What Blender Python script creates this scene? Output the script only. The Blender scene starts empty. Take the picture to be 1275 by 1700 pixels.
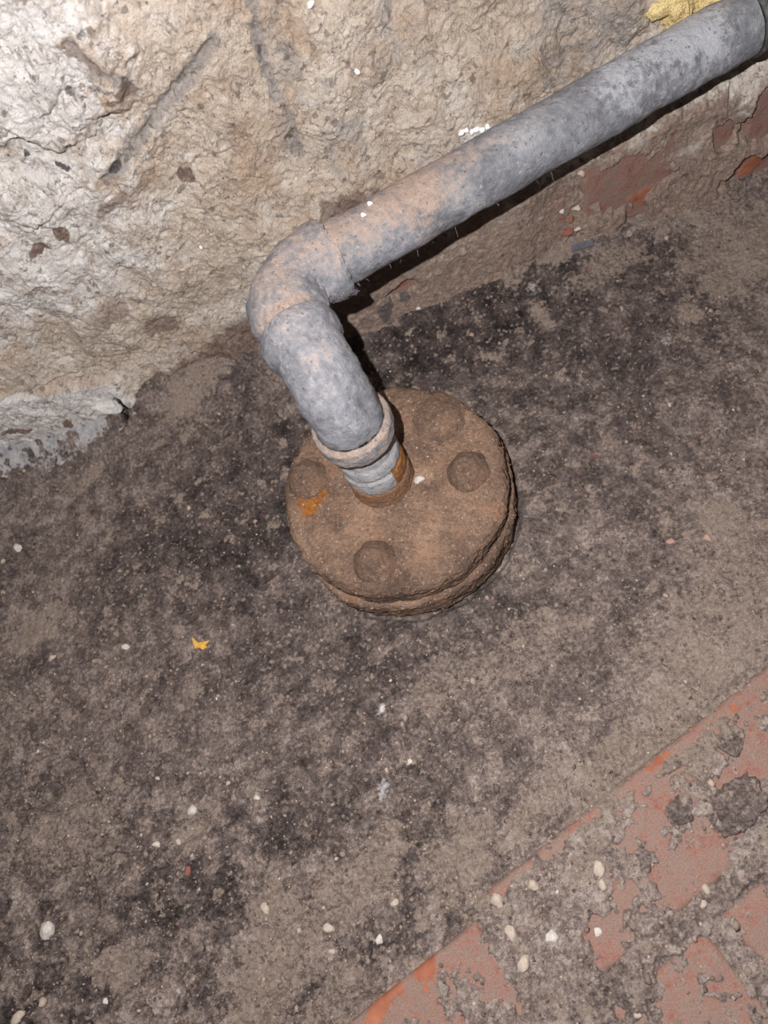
import bpy, math, random
import numpy as np
from mathutils import Matrix, Vector

# ------------------------------------------------------------------ camera, light, exposure
F_PX = 1279.0
CX, CY = 637.5, 850.0
CAM = np.array([0.0424, -0.23464, 0.48448])
# rows: world X (along wall), Y (into wall), Z (up) expressed in camera axes (right, down, forward)
RW = np.array([[0.93360926, -0.34208140, -0.10655547],
               [-0.26406157, -0.85794596, 0.44068153],
               [-0.24216779, -0.38328715, -0.89131685]])
scene = bpy.context.scene
col = scene.collection
cd = bpy.data.cameras.new('camera')
cam = bpy.data.objects.new('camera', cd)
col.objects.link(cam)
cd.sensor_fit = 'VERTICAL'
cd.sensor_height = 24.0
cd.sensor_width = 18.0
cd.lens = F_PX / 1700.0 * 24.0
cd.clip_start = 0.01
cd.clip_end = 20
right, up, back = RW[:, 0], -RW[:, 1], -RW[:, 2]
m4 = Matrix(((right[0], up[0], back[0], CAM[0]), (right[1], up[1], back[1], CAM[1]),
             (right[2], up[2], back[2], CAM[2]), (0, 0, 0, 1)))
cam.matrix_world = m4
cd.dof.use_dof = True
cd.dof.focus_distance = 0.478
cd.dof.aperture_fstop = 6.5
scene.camera = cam

world = bpy.data.worlds.new('World')
scene.world = world
world.use_nodes = True
wb = world.node_tree.nodes['Background']
wb.inputs[0].default_value = (0.8, 0.88, 1.0, 1)
wb.inputs[1].default_value = 0.035

# the phone's flash, a few centimetres beside the lens
FL = RW @ np.array([-0.040, -0.029, -0.004]) + CAM
ld = bpy.data.lights.new('phone_flash', 'POINT')
ld.energy = 18.0
ld.color = (1.0, 0.985, 0.99)
ld.shadow_soft_size = 0.0025
lo = bpy.data.objects.new('phone_flash', ld)
lo.location = FL
col.objects.link(lo)

vs = scene.view_settings
vs.view_transform = 'Standard'
vs.look = 'None'
vs.exposure = 0.0
vs.gamma = 1.0
vs.use_curve_mapping = False

# ------------------------------------------------------------------ small helpers
def hit(px, py, axis, val):
    """surface point seen at a pixel of the 1275x1700 photograph, on the plane axis=val"""
    v = np.array([px - CX, py - CY, F_PX])
    r = RW @ v
    t = (val - CAM[axis]) / r[axis]
    return CAM + t * r
YW = 0.172
def Fp(px, py, z=0.0):
    h = hit(px, py, 2, z); return float(h[0]), float(h[1])
def Wp(px, py, y=YW):
    h = hit(px, py, 1, y); return float(h[0]), float(h[2])

def srgb(r, g, b):
    def f(c):
        c /= 255.0
        return c / 12.92 if c <= 0.04045 else ((c + 0.055) / 1.055) ** 2.4
    return (f(r), f(g), f(b), 1.0)

def sm(a, b, x):
    t = np.clip((x - a) / (b - a), 0, 1)
    return t * t * (3 - 2 * t)

def _h2(ix, iy, seed):
    h = (ix.astype(np.uint32) * np.uint32(374761393) + iy.astype(np.uint32) * np.uint32(668265263)
         + np.uint32((seed * 2654435761) & 0xffffffff))
    h = (h ^ (h >> np.uint32(13))) * np.uint32(1274126177)
    h = (h ^ (h >> np.uint32(15))) * np.uint32(2246822519)
    return h ^ (h >> np.uint32(16))
_ang = np.arange(256) * (2 * np.pi / 256)
_GX, _GY = np.cos(_ang).astype(np.float32), np.sin(_ang).astype(np.float32)

def perlin(x, y, seed=0):
    x = np.asarray(x, np.float32); y = np.asarray(y, np.float32)
    fx, fy = np.floor(x), np.floor(y)
    ix, iy = fx.astype(np.int32), fy.astype(np.int32)
    dx, dy = x - fx, y - fy
    u = dx * dx * dx * (dx * (dx * 6 - 15) + 10)
    v = dy * dy * dy * (dy * (dy * 6 - 15) + 10)
    def g(ox, oy):
        k = (_h2(ix + ox, iy + oy, seed) & np.uint32(255)).astype(np.int32)
        return _GX[k] * (dx - ox) + _GY[k] * (dy - oy)
    a = g(0, 0); a = a + u * (g(1, 0) - a)
    b = g(0, 1); b = b + u * (g(1, 1) - b)
    return (a + v * (b - a)) * 1.5

def fbm(x, y, octv=4, seed=0, gain=0.5):
    s = 0; a = 1.0; f = 1.0; t = 0
    for i in range(octv):
        s = s + a * perlin(x * f + 17.3 * i, y * f - 9.1 * i, seed + i * 7)
        t += a; a *= gain; f *= 2.03
    return s / t * 1.6

def cells(x, y, seed=0):
    """cellular noise: distance to nearest point, random value of that cell"""
    x = np.asarray(x, np.float32); y = np.asarray(y, np.float32)
    ix, iy = np.floor(x).astype(np.int32), np.floor(y).astype(np.int32)
    best = np.full(x.shape, 9.0, np.float32); rid = np.zeros(x.shape, np.float32)
    for oy in (-1, 0, 1):
        for ox in (-1, 0, 1):
            h = _h2(ix + ox, iy + oy, seed)
            px = ix + ox + (h & np.uint32(1023)).astype(np.float32) / 1023
            py = iy + oy + ((h >> np.uint32(10)) & np.uint32(1023)).astype(np.float32) / 1023
            d = (px - x) ** 2 + (py - y) ** 2
            r = ((h >> np.uint32(20)) & np.uint32(1023)).astype(np.float32) / 1023
            k = d < best
            best = np.where(k, d, best); rid = np.where(k, r, rid)
    return np.sqrt(best), rid

def noise3(x, y, z, seed=0):
    """cheap 3-d noise from three 2-d slices"""
    return (perlin(x + 0.37 * z, y + 5.1 + 0.71 * z, seed) + perlin(y + 0.53 * x, z + 3.3 - 0.4 * x, seed + 31)
            + perlin(z - 0.61 * y, x + 8.7 + 0.33 * y, seed + 67)) * 0.75

def fbm3(x, y, z, octv=4, seed=0, gain=0.5):
    s = 0; a = 1.0; f = 1.0; t = 0
    for i in range(octv):
        s = s + a * noise3(x * f, y * f, z * f, seed + 11 * i); t += a; a *= gain; f *= 2.05
    return s / t * 1.3

def blob(X, Y, c, rx, ry, rot=0.0, w=None, soft=0.35):
    """soft ellipse mask, its outline broken up by the warp field w"""
    dx, dy = X - c[0], Y - c[1]
    ca, sa = math.cos(rot), math.sin(rot)
    a = (dx * ca + dy * sa) / rx; b = (-dx * sa + dy * ca) / ry
    d = np.sqrt(a * a + b * b)
    if w is not None: d = d + w
    return 1 - sm(1 - soft, 1 + soft, d)

def seg(X, Y, pts):
    """distance to a polyline"""
    best = np.full(np.shape(X), 9.0, np.float32)
    for (x0, y0), (x1, y1) in zip(pts[:-1], pts[1:]):
        dx, dy = x1 - x0, y1 - y0
        t = np.clip(((X - x0) * dx + (Y - y0) * dy) / (dx * dx + dy * dy + 1e-12), 0, 1)
        best = np.minimum(best, np.hypot(X - x0 - t * dx, Y - y0 - t * dy))
    return best

def mesh_np(name, verts, faces, attrs=None, smooth=True):
    """verts (n,3), faces (m,4) or (m,3) -> mesh with float point attributes"""
    me = bpy.data.meshes.new(name)
    n, (m, k) = len(verts), faces.shape
    me.vertices.add(n); me.vertices.foreach_set('co', np.ascontiguousarray(verts, np.float32).ravel())
    me.loops.add(m * k); me.loops.foreach_set('vertex_index', np.ascontiguousarray(faces, np.int32).ravel())
    me.polygons.add(m); me.polygons.foreach_set('loop_start', np.arange(0, m * k, k, dtype=np.int32))
    me.polygons.foreach_set('use_smooth', np.full(m, smooth, bool))
    for a, v in (attrs or {}).items():
        v = np.asarray(v, np.float32)
        if v.ndim == 2:
            at = me.attributes.new(a, 'FLOAT_COLOR', 'POINT')
            at.data.foreach_set('color', np.ascontiguousarray(v).ravel())
        else:
            at = me.attributes.new(a, 'FLOAT', 'POINT'); at.data.foreach_set('value', np.ascontiguousarray(v).ravel())
    me.update(calc_edges=True)
    return me

def grid_faces(nu, nv, wrap_u=False, flip=False):
    i = np.arange(nu if wrap_u else nu - 1); j = np.arange(nv - 1)
    I, J = np.meshgrid(i, j, indexing='ij'); I2 = (I + 1) % nu
    q = np.stack([I * nv + J, I2 * nv + J, I2 * nv + J + 1, I * nv + J + 1], -1).reshape(-1, 4)
    return q[:, ::-1] if flip else q

def link(name, me, mat=None, parent=None, label=None, cat=None, group=None, kind=None):
    o = bpy.data.objects.new(name, me); col.objects.link(o)
    if mat is not None and me is not None:
        if not me.materials: me.materials.append(mat)
    if parent is not None: o.parent = parent
    for k, v in (('label', label), ('category', cat), ('group', group), ('kind', kind)):
        if v: o[k] = v
    return o

# ------------------------------------------------------------------ materials (all node based)
class NT:
    def __init__(s, name):
        s.mat = bpy.data.materials.new(name); s.mat.use_nodes = True
        s.t = s.mat.node_tree; s.n = s.t.nodes; s.l = s.t.links
        s.b = s.n['Principled BSDF']
        s.tc = s.n.new('ShaderNodeTexCoord').outputs['Object']
    def put(s, sock, v):
        if hasattr(v, 'node'): s.l.new(v, sock)
        else: sock.default_value = v
    def noise(s, scale, detail=4, rough=0.55, dist=0.0, vec=None):
        n = s.n.new('ShaderNodeTexNoise'); s.l.new(vec or s.tc, n.inputs['Vector'])
        n.inputs['Scale'].default_value = scale; n.inputs['Detail'].default_value = detail
        n.inputs['Roughness'].default_value = rough; n.inputs['Distortion'].default_value = dist
        return n.outputs['Fac']
    def vor(s, scale, out='Color', rnd=1.0):
        n = s.n.new('ShaderNodeTexVoronoi'); s.l.new(s.tc, n.inputs['Vector'])
        n.inputs['Scale'].default_value = scale; n.inputs['Randomness'].default_value = rnd
        return n.outputs[out]
    def scaled(s, v):
        n = s.n.new('ShaderNodeMapping'); s.l.new(s.tc, n.inputs['Vector']); n.inputs['Scale'].default_value = v
        return n.outputs[0]
    def attr(s, name, out='Fac'):
        n = s.n.new('ShaderNodeAttribute'); n.attribute_name = name; return n.outputs[out]
    def m(s, op, a, b=0.0, c=0.0, clamp=False):
        n = s.n.new('ShaderNodeMath'); n.operation = op; n.use_clamp = clamp
        s.put(n.inputs[0], a); s.put(n.inputs[1], b)
        if op == 'MULTIPLY_ADD': s.put(n.inputs[2], c)
        return n.outputs[0]
    def sum(s, *terms):
        """sum of (value, weight) around 0.5 noise: value*weight"""
        acc = None
        for v, w in terms:
            acc = s.m('MULTIPLY_ADD', v, w, acc if acc is not None else 0.0)
        return acc
    def step(s, v, a, b):
        n = s.n.new('ShaderNodeMapRange'); n.interpolation_type = 'SMOOTHSTEP'
        s.put(n.inputs[0], v); n.inputs[1].default_value = a; n.inputs[2].default_value = b
        return n.outputs[0]
    def ramp(s, v, stops):
        n = s.n.new('ShaderNodeValToRGB'); s.l.new(v, n.inputs[0]); e = n.color_ramp.elements
        while len(e) < len(stops): e.new(0.5)
        for k, (p, c) in zip(e, stops): k.position = p; k.color = srgb(*c)
        return n.outputs[0]
    def mix(s, f, a, b, mode='MIX'):
        n = s.n.new('ShaderNodeMix'); n.data_type = 'RGBA'; n.blend_type = mode
        s.put(n.inputs['Factor'], f)
        s.put(n.inputs[6], srgb(*a) if isinstance(a, tuple) and len(a) == 3 else a)
        s.put(n.inputs[7], srgb(*b) if isinstance(b, tuple) and len(b) == 3 else b)
        return n.outputs[2]
    def bump(s, h, dist, strength=1.0, prev=None):
        n = s.n.new('ShaderNodeBump'); s.put(n.inputs['Height'], h)
        n.inputs['Distance'].default_value = dist; n.inputs['Strength'].default_value = strength
        if prev is not None: s.l.new(prev, n.inputs['Normal'])
        return n.outputs[0]
    def done(s, color, rough=0.9, normal=None, metal=0.0, spec=0.3):
        s.put(s.b.inputs['Base Color'], color); s.put(s.b.inputs['Roughness'], rough)
        s.put(s.b.inputs['Metallic'], metal); s.b.inputs['Specular IOR Level'].default_value = spec
        if normal is not None: s.l.new(normal, s.b.inputs['Normal'])
        return s.mat

def mat_floor():
    k = NT('dirt_floor')
    n1, n2, n3 = k.noise(110, 6, 0.6), k.noise(420, 5, 0.65), k.noise(1500, 3, 0.7)
    vc = k.vor(520)
    sep = k.n.new('ShaderNodeSeparateColor'); k.l.new(vc, sep.inputs[0])
    grain = sep.outputs[0]
    t = k.sum((k.attr('tone'), 1.0), (n1, 0.55), (n2, 0.95), (n3, 0.85), (grain, 0.14))
    t = k.m('SUBTRACT', t, 1.17)
    c = k.ramp(t, [(0.0, (36, 31, 30)), (0.26, (75, 65, 62)), (0.5, (110, 96, 91)), (0.72, (148, 131, 123)), (1.0, (200, 183, 172))])
    pale = k.m('MULTIPLY', k.step(k.sum((k.attr('pale'), 1.0), (n2, 1.1), (n3, 0.5), (n1, 0.5)), 1.15, 1.75), 0.9)
    c = k.mix(pale, c, k.ramp(k.sum((n2, 0.6), (n3, 0.4)), [(0.3, (138, 121, 110)), (0.5, (164, 145, 132)), (0.7, (196, 178, 163))]))
    wh = k.step(k.sum((k.attr('white'), 1.0), (n2, 0.9), (n1, 0.4)), 1.05, 1.30)
    c = k.mix(wh, c, k.ramp(n1, [(0.3, (168, 166, 172)), (0.7, (222, 216, 212))]))
    red = k.step(k.sum((k.attr('red'), 1.0), (n2, 0.7)), 0.85, 1.15)
    c = k.mix(red, c, (150, 92, 74))
    sp = k.step(sep.outputs[1], 0.980, 0.99)
    c = k.mix(k.m('MULTIPLY', sp, 0.4), c, (206, 190, 172))
    so = k.step(sep.outputs[2], 0.975, 0.99)
    c = k.mix(k.m('MULTIPLY', so, 0.55), c, (44, 38, 36))
    b = k.bump(n2, 0.0030)
    b = k.bump(n3, 0.0014, 1.0, b)
    return k.done(c, 0.92, b, spec=0.25)

def mat_wall():
    k = NT('rough_plaster')
    st = k.scaled((1.0, 1.0, 0.45))
    n1, n2, n3 = k.noise(70, 6, 0.6, 0.6), k.noise(300, 6, 0.7, 0.4), k.noise(1100, 4, 0.75)
    ns = k.noise(55, 5, 0.6, 0.6, st)
    t = k.m('SUBTRACT', k.sum((k.attr('tone'), 1.0), (n1, 0.75), (n2, 1.2), (n3, 0.85), (ns, 0.5)), 1.57)
    c = k.ramp(t, [(0.0, (104, 92, 86)), (0.22, (156, 141, 130)), (0.42, (200, 180, 162)), (0.62, (222, 204, 186)), (1.0, (242, 232, 222))])
    hv = k.noise(26, 4, 0.6, 0.4)
    c = k.mix(k.m('MULTIPLY', k.step(k.sum((hv, 1.0), (n2, 0.5)), 0.72, 0.92), 0.6), c, k.ramp(n2, [(0.3, (164, 132, 106)), (0.7, (214, 182, 152))]))
    grey = k.step(k.sum((k.attr('grey'), 1.0), (n1, 0.8), (ns, 0.7)), 1.0, 1.35)
    c = k.mix(k.m('MULTIPLY', grey, 0.75), c, k.ramp(n2, [(0.3, (124, 118, 116)), (0.7, (184, 176, 172))]))
    white = k.step(k.sum((k.attr('white'), 1.0), (n2, 0.7), (n1, 0.4)), 0.95, 1.30)
    c = k.mix(white, c, k.ramp(n1, [(0.25, (214, 206, 202)), (0.6, (248, 241, 235))]))
    br = k.step(k.sum((k.attr('brown'), 1.0), (n2, 0.8), (n3, 0.3), (n1, 0.3)), 1.0, 1.38)
    c = k.mix(br, c, k.ramp(k.sum((n2, 0.7), (n3, 0.6), (k.m('SUBTRACT', k.attr('tone'), 0.6), 0.20)), [(0.44, (84, 69, 62)), (0.60, (132, 110, 98)), (0.72, (160, 136, 122)), (0.86, (196, 172, 156))]))
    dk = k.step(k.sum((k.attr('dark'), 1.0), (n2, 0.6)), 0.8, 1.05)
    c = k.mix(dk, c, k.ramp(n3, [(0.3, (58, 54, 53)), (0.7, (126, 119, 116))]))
    nv = k.noise(38, 5, 0.65, 1.0)
    vein = k.step(k.m('ABSOLUTE', k.m('SUBTRACT', nv, 0.5)), 0.035, 0.0)
    c = k.mix(k.m('MULTIPLY', vein, k.step(n2, 0.42, 0.62)), c, (138, 122, 111))
    pit = k.step(k.m('ADD', k.vor(140, 'Distance'), k.m('MULTIPLY', n2, 0.5)), 0.36, 0.26)
    c = k.mix(k.m('MULTIPLY', pit, 0.8), c, (92, 76, 68))
    c = k.mix(k.step(k.attr('dark'), 1.2, 1.5), c, (20, 18, 18))  # cavity interior: shade painted as near-black colour
    sepn = k.n.new('ShaderNodeSeparateColor'); k.l.new(k.vor(330), sepn.inputs[0])
    c = k.mix(k.m('MULTIPLY', k.step(sepn.outputs[0], 0.965, 0.985), 0.55), c, (96, 82, 74))
    b = k.bump(n2, 0.0030)
    b = k.bump(n3, 0.0013, 1.0, b)
    return k.done(c, 0.85, b, spec=0.3)

def mat_flange():
    k = NT('rust_caked_dust')
    n1, n2, n3 = k.noise(60, 6, 0.6), k.noise(420, 5, 0.65), k.noise(1700, 3, 0.7)
    t = k.m('SUBTRACT', k.sum((n1, 0.8), (n2, 0.85), (n3, 0.9), (k.attr('tone'), 1.0)), 0.82)
    c = k.ramp(t, [(0.0, (76, 61, 53)), (0.3, (116, 94, 81)), (0.5, (142, 115, 97)), (0.7, (168, 137, 114)), (1.0, (204, 176, 152))])
    ru = k.step(k.sum((k.attr('rust'), 1.0), (n2, 0.7), (n1, 0.5)), 0.95, 1.30)
    c = k.mix(ru, c, k.ramp(n2, [(0.3, (128, 74, 40)), (0.7, (186, 124, 56))]))
    rd = k.step(k.sum((n1, 1.0), (n2, 0.5), (n3, 0.3)), 0.98, 1.14)
    c = k.mix(k.m('MULTIPLY', rd, 0.5), c, (160, 104, 76))
    sep = k.n.new('ShaderNodeSeparateColor'); k.l.new(k.vor(900), sep.inputs[0])
    c = k.mix(k.m('MULTIPLY', k.step(sep.outputs[0], 0.96, 0.98), 0.4), c, (206, 184, 162))
    c = k.mix(k.m('MULTIPLY', k.step(sep.outputs[1], 0.97, 0.985), 0.35), c, (74, 60, 52))
    b = k.bump(n2, 0.0016)
    b = k.bump(n3, 0.0012, 1.0, b)
    return k.done(c, 0.95, b, spec=0.15)

def mat_galv(name='galvanised_dusty', dusty=1.0, base=((96, 95, 98), (130, 130, 135), (160, 161, 166))):
    k = NT(name)
    n1, n2, n3 = k.noise(45, 5, 0.6, 0.5), k.noise(240, 5, 0.65), k.noise(1500, 3, 0.7)
    c = k.ramp(k.sum((n1, 0.6), (n2, 0.5)), [(0.36, base[0]), (0.54, base[1]), (0.72, base[2])])
    geo = k.n.new('ShaderNodeNewGeometry')
    sx = k.n.new('ShaderNodeSeparateXYZ'); k.l.new(geo.outputs['Normal'], sx.inputs[0])
    upz = k.m('MAXIMUM', sx.outputs[2], 0.0)
    du = k.sum((upz, 0.30 * dusty), (k.attr('dust'), 1.0), (n1, 0.85), (n2, 0.75), (n3, 0.8))
    dust = k.step(du, 1.38, 1.78)
    c = k.mix(k.m('MULTIPLY', dust, 0.9), c, k.ramp(k.sum((n3, 0.6), (n2, 0.4)), [(0.35, (132, 112, 99)), (0.65, (184, 161, 145))]))
    wh = k.step(k.sum((k.attr('white'), 1.0), (n2, 0.8), (n3, 0.5)), 1.1, 1.4)
    c = k.mix(k.m('MULTIPLY', wh, 0.8), c, (184, 184, 190))
    ru = k.step(k.sum((k.attr('rust'), 1.0), (n2, 0.7)), 0.85, 1.1)
    c = k.mix(ru, c, k.ramp(n2, [(0.35, (110, 66, 40)), (0.65, (176, 122, 66))]))
    sep = k.n.new('ShaderNodeSeparateColor'); k.l.new(k.vor(800), sep.inputs[0])
    c = k.mix(k.m('MULTIPLY', k.step(sep.outputs[0], 0.975, 0.99), 0.3), c, (196, 188, 180))
    c = k.mix(k.m('MULTIPLY', k.step(sep.outputs[1], 0.975, 0.985), 0.6), c, (92, 78, 68))
    b = k.bump(n2, 0.0012)
    b = k.bump(n3, 0.0009, 1.0, b)
    return k.done(c, k.m('MULTIPLY_ADD', dust, 0.25, 0.65), b, metal=0.0, spec=0.3)

def mat_brick():
    k = NT('old_red_brick')
    n1, n2, n3 = k.noise(70, 5, 0.6), k.noise(300, 5, 0.65), k.noise(1300, 3, 0.7)
    c = k.ramp(k.sum((n1, 0.5), (n2, 0.4), (n3, 0.25)), [(0.42, (112, 72, 62)), (0.56, (152, 102, 88)), (0.72, (178, 130, 114))])
    g = k.step(k.sum((n2, 1.0), (n1, 1.0), (n3, 0.5)), 0.94, 1.34)
    c = k.mix(k.m('MULTIPLY', g, 0.85), c, k.ramp(n3, [(0.3, (96, 82, 75)), (0.7, (142, 123, 112))]))
    orr = k.step(k.sum((k.attr('orange'), 1.0), (n2, 0.5)), 0.7, 0.85)
    c = k.mix(orr, c, k.ramp(n1, [(0.3, (134, 78, 57)), (0.7, (164, 108, 84))]))
    b = k.bump(n2, 0.0008)
    b = k.bump(n3, 0.0005, 0.9, b)
    return k.done(c, 0.88, b, spec=0.25)

def mat_stone(name, lo_, hi_):
    """for the small stones, modelled at unit size and scaled"""
    k = NT(name)
    n1, n2 = k.noise(1.6, 5, 0.65), k.noise(7, 3, 0.7)
    return k.done(k.ramp(k.sum((n1, 0.6), (n2, 0.5)), [(0.36, lo_), (0.74, hi_)]), 0.85, None, spec=0.3)

def mat_plain(name, lo_, hi_, scale=300, bumpd=0.0006, rough=0.85, spec=0.3):
    k = NT(name)
    n1, n2 = k.noise(scale, 5, 0.65), k.noise(scale * 4, 3, 0.7)
    c = k.ramp(k.sum((n1, 0.6), (n2, 0.5)), [(0.36, lo_), (0.74, hi_)])
    b = k.bump(n1, bumpd * 2); b = k.bump(n2, bumpd, 0.9, b)
    return k.done(c, rough, b, spec=spec)

def mat_crumbs():
    k = NT('loose_crumbs')
    n2 = k.noise(1200, 3, 0.7)
    c = k.mix(k.m('MULTIPLY', n2, 0.5), k.attr('tint', 'Color'), (120, 104, 92))
    return k.done(c, 0.9, k.bump(n2, 0.0006), spec=0.25)

M_FLOOR, M_WALL, M_FLANGE, M_BRICK, M_CRUMB = mat_floor(), mat_wall(), mat_flange(), mat_brick(), mat_crumbs()
M_GALV = mat_galv()
M_GALV2 = mat_galv('galvanised_bare', 0.5, ((130, 128, 130), (170, 168, 170), (200, 198, 199)))
M_GALVD = mat_galv('galvanised_dull', 0.2, ((54, 57, 56), (76, 79, 77), (104, 107, 104)))
M_WHITE = mat_stone('white_stone', (150, 140, 132), (208, 199, 190))
M_CREAM = mat_stone('cream_stone', (140, 126, 114), (188, 172, 157))
M_GREYST = mat_plain('grey_mortar', (78, 68, 63), (168, 152, 141), 220, 0.0014)
M_GREYPEB = mat_stone('grey_pebble', (104, 96, 92), (150, 140, 132))
M_PINK = mat_stone('pink_stone', (140, 110, 99), (178, 144, 130))
M_CHALK = mat_stone('chalk_white', (202, 197, 195), (244, 241, 239))
M_SLATE = mat_plain('slate_grey', (84, 83, 88), (122, 120, 126))
M_REDCHIP = mat_stone('red_brick_chip', (104, 62, 51), (142, 92, 78))
M_YELLOW = mat_plain('yellow_flake', (196, 140, 50), (236, 188, 92))
M_FOAM = mat_plain('yellow_foam', (206, 176, 118), (242, 218, 162), 160, 0.0012)
M_PLAS = mat_plain('white_plaster', (190, 184, 180), (236, 230, 224))
M_FIBRE = mat_plain('pale_fibre', (170, 160, 150), (220, 212, 204))

# ------------------------------------------------------------------ floor heightfield
P0 = np.array([-0.023, -0.242]); EV = np.array([0.943, 0.333]); NV = np.array([0.333, -0.943])
Z_BRICK = 0.0075
# exposed red patches on the brick edging (pixel x, y, radii in m, turn)
DIPS = [(1085, 1350, .020, .012, .5), (1150, 1445, .028, .016, .5), (1245, 1262, .026, .013, .6), (1235, 1570, .030, .022, .4),
        (1120, 1650, .022, .014, .3), (1010, 1570, .014, .008, .9), (690, 1640, .018, .030, .3), (640, 1690, .02, .02, .4),
        (1255, 1170, .020, .010, .6), (800, 1590, .006, .02, .4), (1040, 1480, .010, .006, .4), (1200, 1690, .02, .012, .2),
        (740, 1570, .010, .014, .2), (1220, 1330, .014, .010, .2)]
PALE = [(300, 620, .04, .012, 0, .6), (900, 405, .07, .012, .15, .62), (1150, 335, .06, .02, .2, .62), (700, 450, .05, .014, .35, .6), (1235, 400, .05, .03, .1, .55), (1010, 450, .03, .012, .3, .5),
        (450, 1610, .040, .022, .9, .75), (480, 1545, .018, .03, .3, .7), (200, 1605, .016, .012, 0, .7), (55, 1045, .022, .014, .3, .75),
        (950, 425, .030, .008, .2, .9), (660, 470, .035, .012, .4, .6), (860, 470, .016, .008, .5, .6), (330, 660, .03, .014, .5, .75),
        (1195, 858, .014, .009, .2, .85), (1145, 520, .009, .008, 0, .7), (1230, 950, .03, .05, .2, .45), (1150, 1180, .05, .03, .5, .55),
        (1050, 1270, .05, .02, .5, .6), (900, 1330, .03, .012, .5, .5), (760, 1430, .03, .02, .5, .6), (740, 1130, .03, .015, .3, .45),
        (870, 1080, .04, .02, .3, .4), (330, 1370, .02, .012, .5, .5), (590, 1470, .04, .02, .4, .55), (120, 1380, .04, .03, .2, .4),
        (1240, 430, .05, .02, .3, .6), (760, 450, .02, .01, .3, .6), (900, 530, .008, .014, .3, .5), (1060, 330, .02, .02, 0, .3),
        (1180, 1060, .05, .03, .3, .5), (560, 1690, .04, .02, .4, .5), (150, 800, .02, .006, .4, .5), (380, 620, .014, .012, .3, .6)]
TONE = [(790, 530, .085, .035, .25, -.30), (980, 560, .10, .05, .3, -.17), (400, 830, .11, .055, .3, -.20), (450, 1000, .06, .08, 0, -.12),
        (700, 1060, .07, .03, .2, -.13), (640, 590, .04, .03, 0, -.16), (1190, 1000, .08, .12, 0, .02), (1100, 1230, .10, .05, .5, .08),
        (150, 1050, .1, .08, 0, .0), (1060, 720, .08, .06, 0, -.07), (120, 1250, .09, .06, 0, -.02), (80, 1600, .09, .05, .2, -.07),
        (340, 1480, .05, .03, .5, -.10), (520, 1380, .06, .04, .2, -.05), (900, 900, .05, .05, 0, .02), (640, 1250, .05, .04, .4, -.04),
        (350, 1150, .07, .05, .3, -.02), (1240, 650, .06, .08, 0, .05), (1000, 1480, .14, .05, .5, .04)]
FWHITE = [(40, 730, .085, .030, 0, .85), (170, 710, .032, .016, 0, .7), (100, 765, .04, .008, 0, .5), (634, 1178, .005, .005, 0, .6),
          (637, 1311, .005, .007, 0, .55), (1110, 562, .006, .006, 0, .5), (884, 490, .006, .007, 0, .45), (600, 500, .008, .01, 0, .3)]
FRED = [(790, 905, .0, .0, 0, 0), (985, 755, .004, .006, 0, .6), (1000, 390, .02, .02, 0, .3)]
CRACKS_F = [[(300, 1410), (330, 1395), (350, 1360)], [(40, 1340), (90, 1350), (140, 1335)], [(190, 1460), (200, 1420), (260, 1410)], [(270, 1530), (310, 1520), (320, 1500)],
            [(215, 1640), (225, 1590), (240, 1560)], [(640, 1110), (655, 1125), (650, 1150)], [(985, 1140), (1010, 1120)], [(60, 1230), (100, 1260), (95, 1290)],
            [(700, 1650), (740, 1600)], [(355, 1445), (385, 1420), (400, 1405)], [(505, 1500), (500, 1560), (490, 1620), (440, 1690)],
            [(250, 790), (258, 770), (275, 745)], [(400, 920), (440, 905), (450, 890)], [(90, 1690), (95, 1665), (150, 1630), (165, 1615)],
            [(345, 1290), (330, 1310)], [(890, 585), (905, 580)], [(215, 705), (235, 730)]]
HOLES_F = [(860, 1004, .0022), (892, 590, .0032), (1052, 830, .002), (1062, 846, .002), (30, 1300, .002), (985, 1255, .002), (560, 986, .003)]

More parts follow.
